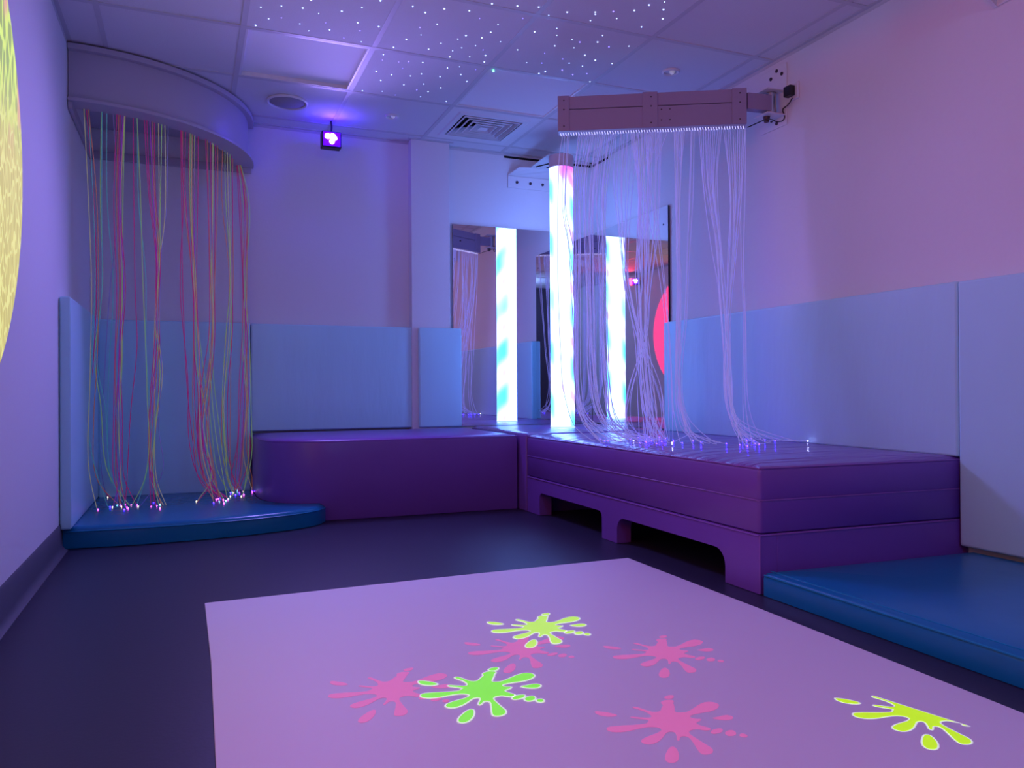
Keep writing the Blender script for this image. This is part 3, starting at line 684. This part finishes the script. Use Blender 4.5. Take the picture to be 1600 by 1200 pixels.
# n, top x range, waypoints (x,y), spread of the lower half, ends, colours
LG = [
 (1, (130,130), [(140,310),(145,450),(140,600),(139,720)], 0, [(153,797)], ['yl']),
 (2, (132,136), [(148,300),(151,450),(148,560),(144,650),(148,740)], 4, [(172,778),(190,792)], ['pk','or']),
 (1, (136,136), [(146,400),(143,560),(140,690)], 0, [(172,793)], ['cy']),
 (2, (158,160), [(158,310),(161,450),(150,560),(158,640),(168,735)], 3, [(205,790),(198,793)], ['gr','cy']),
 (1, (167,167), [(168,310),(177,450),(167,600),(170,740)], 0, [(190,775)], ['cy']),
 (1, (175,175), [(182,320),(175,450),(160,600),(158,720)], 0, [(168,778)], ['li']),
 (5, (183,196), [(184,310),(188,450),(184,560),(181,660),(182,735)], 3, [(194,797),(188,790),(200,795),(183,790),(176,793)], ['pk','or','pk','li','pu']),
 (3, (194,200), [(190,310),(192,450),(190,560),(188,650),(190,740)], 2, [(188,790),(196,788),(214,789)], ['yl','gr','pk']),
 (1, (207,207), [(208,310),(212,450),(213,540),(205,640),(196,740)], 0, [(196,785)], ['pk']),
 (2, (212,215), [(217,310),(226,430),(228,540),(233,630),(235,700),(226,752)], 3, [(204,792),(212,791)], ['gr','cy']),
 (5, (222,242), [(238,300),(245,400),(247,470),(247,545),(238,640),(236,720)], 3, [(245,791),(236,792),(250,789),(254,793),(240,786)], ['pk','pk','pu','or','pk']),
 (4, (245,266), [(254,320),(250,400),(247,500),(249,580),(244,670),(244,740)], 6, [(256,790),(250,795),(260,789),(216,792)], ['yl','gr','yl','li']),
 (2, (282,283), [(285,310),(284,450),(293,590),(297,680),(309,740)], 2, [(344,778),(338,781)], ['pk','pk']),
 (6, (283,312), [(298,300),(303,440),(306,540),(308,620),(313,700),(326,750)], 5, [(349,781),(343,784),(352,778),(334,786),(341,780),(307,786)], ['or','pk','pk','yl','pu','pk']),
 (3, (296,306), [(301,330),(305,440),(310,560),(324,650),(333,730)], 5, [(353,783),(345,786),(360,771)], ['gr','or','gr']),
 (6, (318,342), [(331,300),(333,430),(331,520),(325,590),(320,670),(325,745)], 5, [(349,782),(336,787),(357,780),(307,784),(343,778),(350,787)], ['pk','or','pk','yl','pk','or']),
 (2, (330,336), [(332,330),(331,470),(330,570),(340,660),(350,740)], 4, [(356,781),(363,770)], ['gr','gr']),
 (6, (347,366), [(357,310),(361,430),(358,520),(353,620),(353,700),(359,745)], 3, [(364,770),(368,774),(372,770),(358,766),(376,772),(380,769)], ['or','gr','yl','gr','pk','or']),
 (5, (371,388), [(379,310),(381,440),(382,520),(380,600),(376,690),(370,745)], 3, [(374,771),(366,772),(381,774),(371,766),(360,776)], ['pk','pk','pu','pk','or']),
 (5, (372,388), [(384,320),(382,440),(384,540),(387,640),(386,710)], 4, [(396,768),(380,772),(402,769),(371,768),(377,776)], ['yl','gr','or','pk','gr']),
]
rl = random.Random(11); nleft = 0
tipsL = [tip_p, tip_y, tip_p, tip_c, tip_b]
for n, (ta, tb), wp, spr, ends, cc in LG:
    for k in range(n):
        tx = ta+(tb-ta)*((k+.5)/n); dy = rl.uniform(-10, 10)
        # start on the curved rail r=.83 at fibre plate height: solve angle for which the projected x equals tx
        best = None
        for a in range(0, 181):
            an = math.radians(a/2); q = Vector((XL+.80*math.cos(an), YB-.80*math.sin(an), 2.2)) - CAM
            x = 800+FPX*q.dot(RGT)/q.dot(FWD)
            if best is None or abs(x-tx) < best[0]: best = (abs(x-tx), q+CAM)
        tp = best[1]; topy = 600-FPX*(tp-CAM).dot(UPV)/(tp-CAM).dot(FWD)
        W = []
        for i, (x, y) in enumerate(wp):
            s = (i+1)/len(wp)
            off = (k-(n-1)/2)*(1.5 + spr*.42*s*s) + rl.gauss(0, 1.0+spr*.22*s)
            up = max(0, 1-(y-170)/300.0); wig = 1.6*math.sin(y/37.0+k*2.1+tx)
            W.append((x+off+(tx-(ta+tb)/2)*.6*up+wig, y+dy*.5))
        P = strand_path(tp, (tx, topy), W, ends[k % len(ends)], ZL)
        P.insert(-1, Vector((P[-1].x*.85+P[-2].x*.15, P[-1].y*.85+P[-2].y*.15, ZL+.016)))
        add_strand(P, .0021, cols[cc[k % len(cc)]], ft, ZL, tipsL[(nleft*3) % 5] if rl.random() < .72 else None, .0040); nleft += 1
for px, py in ((290, 790), (330, 772), (340, 776), (186, 788), (232, 795)):
    pass

# ---- right unit: pivoting arm on the wall with clear strands lit violet
P0, P1 = Vector((1.742, 3.577)), Vector((2.560, 3.133))     # far end, wall end of the beam
BT, BB = CH+1.470, CH+1.297
wt = empty('swing_arm_fibre_unit', (2.745, 3.13, CH+1.45), 'pale pink swing-out arm on the right wall trailing clear violet-lit fibre strands', 'fibre-optic arm')
wl = wt.location
def at(u, z=0): p = P0.lerp(P1, u); return Vector((p.x, p.y, z))
def obb(u0, u1, th, z0, z1, off=0):
    bm = bmesh.new(); a, b = P0.lerp(P1, u0), P0.lerp(P1, u1); dd = (P1-P0).normalized(); nn = Vector((dd.y, -dd.x))*off   # towards viewer
    obox(bm, a+nn, b+nn, th, z0, z1); bmesh.ops.recalc_face_normals(bm, faces=bm.faces); bmesh.ops.translate(bm, verts=bm.verts, vec=-wl); return bm
beam_m = mat('beam_paint', (.36, .29, .42), .45)
part('beam_lower_panel', obb(.02, .98, .060, BB, BB+.106), beam_m, wt, bevel=.002)
part('beam_upper_panel', obb(.02, .98, .060, BB+.109, BT), beam_m, wt, bevel=.002)
for ua, ub in ((0, .062), (.455, .535), (.925, 1.0)):
    c_ = part('cover_plate', obb(ua, ub, .072, BB-.002, BT+.003), beam_m, wt, bevel=.002)
dd = (P1-P0).normalized(); nn = Vector((dd.y, -dd.x))
def screw_at(u, z):
    p = P0.lerp(P1, u)+nn*.037; bm = bmesh.new(); bmesh.ops.create_icosphere(bm, subdivisions=1, radius=.0042, matrix=Matrix.Translation(Vector((p.x, p.y, z))-wl)); part('screw', bm, screw_m, wt)
for u in (.033, .500, .965):
    for z in (BT-.022, BT-.068, BB+.022): screw_at(u, z)
def screw_at2(u, z):
    p = P0.lerp(P1, u)+nn*.031; bm = bmesh.new(); bmesh.ops.create_icosphere(bm, subdivisions=1, radius=.0038, matrix=Matrix.Translation(Vector((p.x, p.y, z))-wl)); part('screw', bm, screw_m, wt)
for u in (.555, .60):
    for z in (BB+.088, BB+.035): screw_at2(u, z)
# pivot: short arm, hub, wall plate
bm = bmesh.new(); obox(bm, P1, (2.70, 3.115), .045, CH+1.375, CH+1.455); bmesh.ops.translate(bm, verts=bm.verts, vec=-wl); part('pivot_arm', bm, beam_m, wt, bevel=.003)
bm = CYL((2.705, 3.115, CH+1.362), .026, .026, .107, seg=24); bmesh.ops.translate(bm, verts=bm.verts, vec=-wl); part('hub', bm, steel_m, wt)
bm = bmesh.new(); box(bm, 2.64, 2.752, 3.065, 3.17, CH+1.471, CH+1.477); box(bm, 2.64, 2.752, 3.065, 3.17, CH+1.352, CH+1.358); bmesh.ops.translate(bm, verts=bm.verts, vec=-wl); part('clevis', bm, white_m, wt, bevel=.002)
bm = CYL((2.68, 3.12, CH+1.325), .012, .018, .026, seg=16); bmesh.ops.translate(bm, verts=bm.verts, vec=-wl); part('pivot_bolt', bm, screw_m, wt)
bm = bmesh.new(); box(bm, 2.7525, 2.7595, 3.058, 3.25, CH+1.305, CH+1.615); bmesh.ops.translate(bm, verts=bm.verts, vec=-wl); part('wall_plate', bm, white_m, wt, bevel=.002)
for px, py in ((1213, 111), (1221, 115), (1204, 124), (1205, 189), (1213, 193)):
    p = hit(px, py, 0, 2.7495); bm = CYL((2.749, p.y, p.z), .009, .009, .004, 'x', 12); bmesh.ops.translate(bm, verts=bm.verts, vec=-wl); part('bolt', bm, screw_m, wt)
# bright ferrules under the beam
fer = mat('ferrule_glow', (.7, .7, 1), .3, emit=(.55, .55, 1.0), es=1.1)
for k in range(70):
    u = .012+.976*k/69; a = at(u, BB-.001)-wl; jx = rl.uniform(-.004, .004)
    bm = bmesh.new(); tube(bm, [a, a+Vector((jx+.004, jx, -.014))], .0022, 5); part('ferrule', bm, fer, wt)
# cable and wall socket
so = empty('wall_socket', tuple(hit(1237, 140, 0, 2.757)), 'small pale wall socket holding a black plug-in adaptor beside the swing arm', 'socket')
a = hit(1227, 156, 0, 2.757); b = hit(1246, 124, 0, 2.757)
link('socket_plate', BOX(2.748, 2.7595, 2.975, 3.056, CH+1.408, CH+1.492), white_m, so, bevel=.003)
link('plug_adaptor', BOX(2.715, 2.7475, 2.992, 3.040, CH+1.425, CH+1.475), black_m, so, bevel=.004)
cpts = [hit(1238, 153, 0, 2.735), hit(1232, 163, 0, 2.74), hit(1223, 171, 0, 2.748), hit(1226, 182, 0, 2.75), hit(1222, 189, 0, 2.75), hit(1213, 190, 0, 2.75), hit(1206, 187, 0, 2.72), hit(1196, 187, 0, 2.64), Vector((2.575, 3.137, BB-.006))]
bm = bmesh.new(); tube(bm, catmull(cpts, 5), .0028, 6); bmesh.ops.translate(bm, verts=bm.verts, vec=-wl); part('power_cable', bm, black_m, wt)

cl_m = mat('strand_clear_white', (.62, .62, .92), .22, emit=(.36, .36, 1.0), es=.25)
ZM = .4545
RG = [
 (1, (880,880), [(872,262),(872,430),(878,567),(881,611),(896,662)], 0, [(930,689)]),
 (3, (880,892), [(881,320),(892,390),(899,500),(903,590),(912,645)], 5, [(945,690),(960,689),(975,690)]),
 (8, (903,925), [(902,290),(901,400),(900,520),(902,600),(912,655)], 9, [(938,687),(950,690),(962,688),(975,691),(985,688),(945,693),(1002,687),(1014,689)]),
 (9, (922,946), [(921,290),(921,410),(922,500),(924,570),(934,635),(955,670)], 8, [(978,685),(1010,687),(1018,690),(990,690),(1030,688),(1000,693),(1015,684),(970,688),(1043,689)]),
 (8, (938,962), [(940,300),(942,400),(943,510),(948,600),(957,657)], 9, [(987,687),(1010,690),(1020,687),(1030,690),(997,685),(1040,686),(1012,694),(1023,691)]),
 (4, (960,985), [(966,290),(972,370),(980,450),(998,535),(1001,615)], 4, [(1000,686),(1012,684),(1022,688),(1008,691)]),
 (20, (984,1022), [(1006,300),(1004,370),(1004,440),(1004,500),(1008,580),(1015,645)], 15, [(1006,687),(1014,685),(1022,690),(1030,684),(1038,688),(1043,684),(1010,692),(1026,694),(1034,691),(1046,690),(1018,682),(1050,693)]),
 (4, (1022,1034), [(1027,290),(1024,370),(1013,460),(1007,530),(984,610),(980,655)], 5, [(975,686),(990,690),(1012,686),(1003,683)]),
 (4, (968,1000), [(977,400),(986,480),(1005,545),(1027,600),(1034,645)], 4, [(1030,685),(1040,682),(1046,688),(1022,690)]),
 (9, (1052,1070), [(1059,290),(1060,370),(1061,450),(1061,560),(1062,630),(1074,672)], 7, [(1083,690),(1109,694),(1095,692),(1110,690),(1084,696),(1120,695),(1052,691),(1100,695),(1135,694)]),
 (3, (1078,1086), [(1079,310),(1074,404),(1070,500),(1062,590),(1070,650)], 4, [(1100,692),(1085,688),(1126,692)]),
 (11, (1090,1130), [(1109,290),(1120,380),(1127,445),(1134,533),(1138,615),(1148,660)], 7, [(1160,691),(1166,688),(1172,694),(1178,690),(1185,693),(1168,698),(1190,688),(1211,690),(1174,686),(1156,696),(1240,690)]),
 (10, (1128,1166), [(1149,310),(1144,405),(1138,500),(1139,600),(1148,655)], 6, [(1172,690),(1180,688),(1165,694),(1186,695),(1176,697),(1195,694),(1160,687),(1225,689),(1205,692),(1262,690)]),
 (3, (1163,1172), [(1162,310),(1161,415),(1164,500),(1165,627)], 2, [(1167,690),(1180,694),(1195,688)]),
 (3, (1012,1050), [(1015,280),(1028,380),(1040,470),(1046,560),(1050,640)], 3, [(1046,690),(1052,689),(1066,693)]),
]
nr = 0
for n, (ta, tb), wp, spr, ends in RG:
    for k in range(n):
        tx = ta+(tb-ta)*(k+.5)/n
        best = None
        for s in range(0, 201):
            q = at(s/200, BB-.012)-CAM; x = 800+FPX*q.dot(RGT)/q.dot(FWD)
            if best is None or abs(x-tx) < best[0]: best = (abs(x-tx), q+CAM)
        tp = best[1]; topy = 600-FPX*(tp-CAM).dot(UPV)/(tp-CAM).dot(FWD)
        W = []; dy = rl.uniform(-14, 14); ph = rl.uniform(-1, 1)
        for i, (x, y) in enumerate(wp):
            s = (i+1)/len(wp); wob = (1.0 if s > .99 else .55+.45*s)
            up = max(0, 1-(y-195)/270.0)
            W.append((x+(tx-(ta+tb)/2)*.85*up+(k-(n-1)/2)*(9.0/n)*wob*(.55+spr/10)*(1-up) + rl.gauss(0, .8+spr*.08) + ph*spr*.3*s, y+dy*(1-s)))
        P = strand_path(tp, (tx, topy), W, ends[k % len(ends)], ZM)
        e = P[-1]; prev = P[-2]
        P.insert(-1, Vector((e.x*.72+prev.x*.28, e.y*.72+prev.y*.28, ZM+.012)))
        add_strand(P, .0018, cl_m, wt, ZM, (tip_b if rl.random() < .8 else tip_w) if rl.random() < .5 else None, .0036); nr += 1
print('strands', nleft, nr)

# ------------------------------------------------------------------ projected planet on the left wall
bm = bmesh.new(); ring = []
for k in range(96):
    a = 2*math.pi*k/96; ring.append(bm.verts.new((0, 1.13*math.cos(a), .87*math.sin(a))))
f = bm.faces.new(ring)
if f.normal.x < 0: bmesh.ops.reverse_faces(bm, faces=[f])
r_ = bmesh.ops.extrude_face_region(bm, geom=bm.faces[:])
for g in r_['geom']:
    if isinstance(g, bmesh.types.BMVert): g.co.x -= .001
bmesh.ops.recalc_face_normals(bm, faces=bm.faces)
po = link('planet_projection', bm, planet_m, smooth=0); po.location = (XL+.0015, 2.0, CH+.715)
tag(po, 'huge round yellow-green planet image projected on the left wall, cut by the photo edge', 'projection')

# ------------------------------------------------------------------ projectors
p = hit(1536, 9, 0, 2.70)
t = empty('wall_projector', (2.66, 1.9, 2.12), 'pale bracket with a projector high on the right wall at the top right corner', 'projector')
bm = bmesh.new(); box(bm, 2.752, 2.7595, 1.62, 1.98, 2.11, 2.34); link('wall_plate', bm, white_m, t, bevel=.004)
bm = bmesh.new(); vs = [(2.752, 1.975, 2.107), (2.752, 1.975, 2.33), (2.50, 1.975, 2.33), (2.50, 1.975, 2.26)]
A = [bm.verts.new(v) for v in vs]; B2 = [bm.verts.new((v[0], v[1]-.012, v[2])) for v in vs]
bm.faces.new(A); bm.faces.new(B2[::-1])
for i in range(4): bm.faces.new((A[i], B2[i], B2[(i+1) % 4], A[(i+1) % 4]))
bmesh.ops.recalc_face_normals(bm, faces=bm.faces); link('gusset', bm, white_m, t)
link('bolt', CYL((2.70, 1.976, 2.145), .006, .006, .004, 'y', 12), screw_m, t)
link('projector_body', BOX(2.42, 2.70, 1.50, 1.84, 2.14, 2.25), white_m, t, bevel=.01)
link('lens', CYL((2.405, 1.72, 2.19), .025, .028, .02, 'x', 20), warm_led, t)
t = empty('ceiling_projector', (.87, 1.2, CEIL), 'white projector on the ceiling above the viewer aimed at the play mat', 'projector')
link('projector_body', BOX(.72, 1.02, 1.08, 1.36, 2.25, 2.34), white_m, t, bevel=.01)
link('mount', CYL((.87, 1.22, 2.34), .03, .03, .03), white_m, t)
link('lens', CYL((.87, 1.36, 2.29), .022, .022, .012, 'y', 20), lens_m, t)
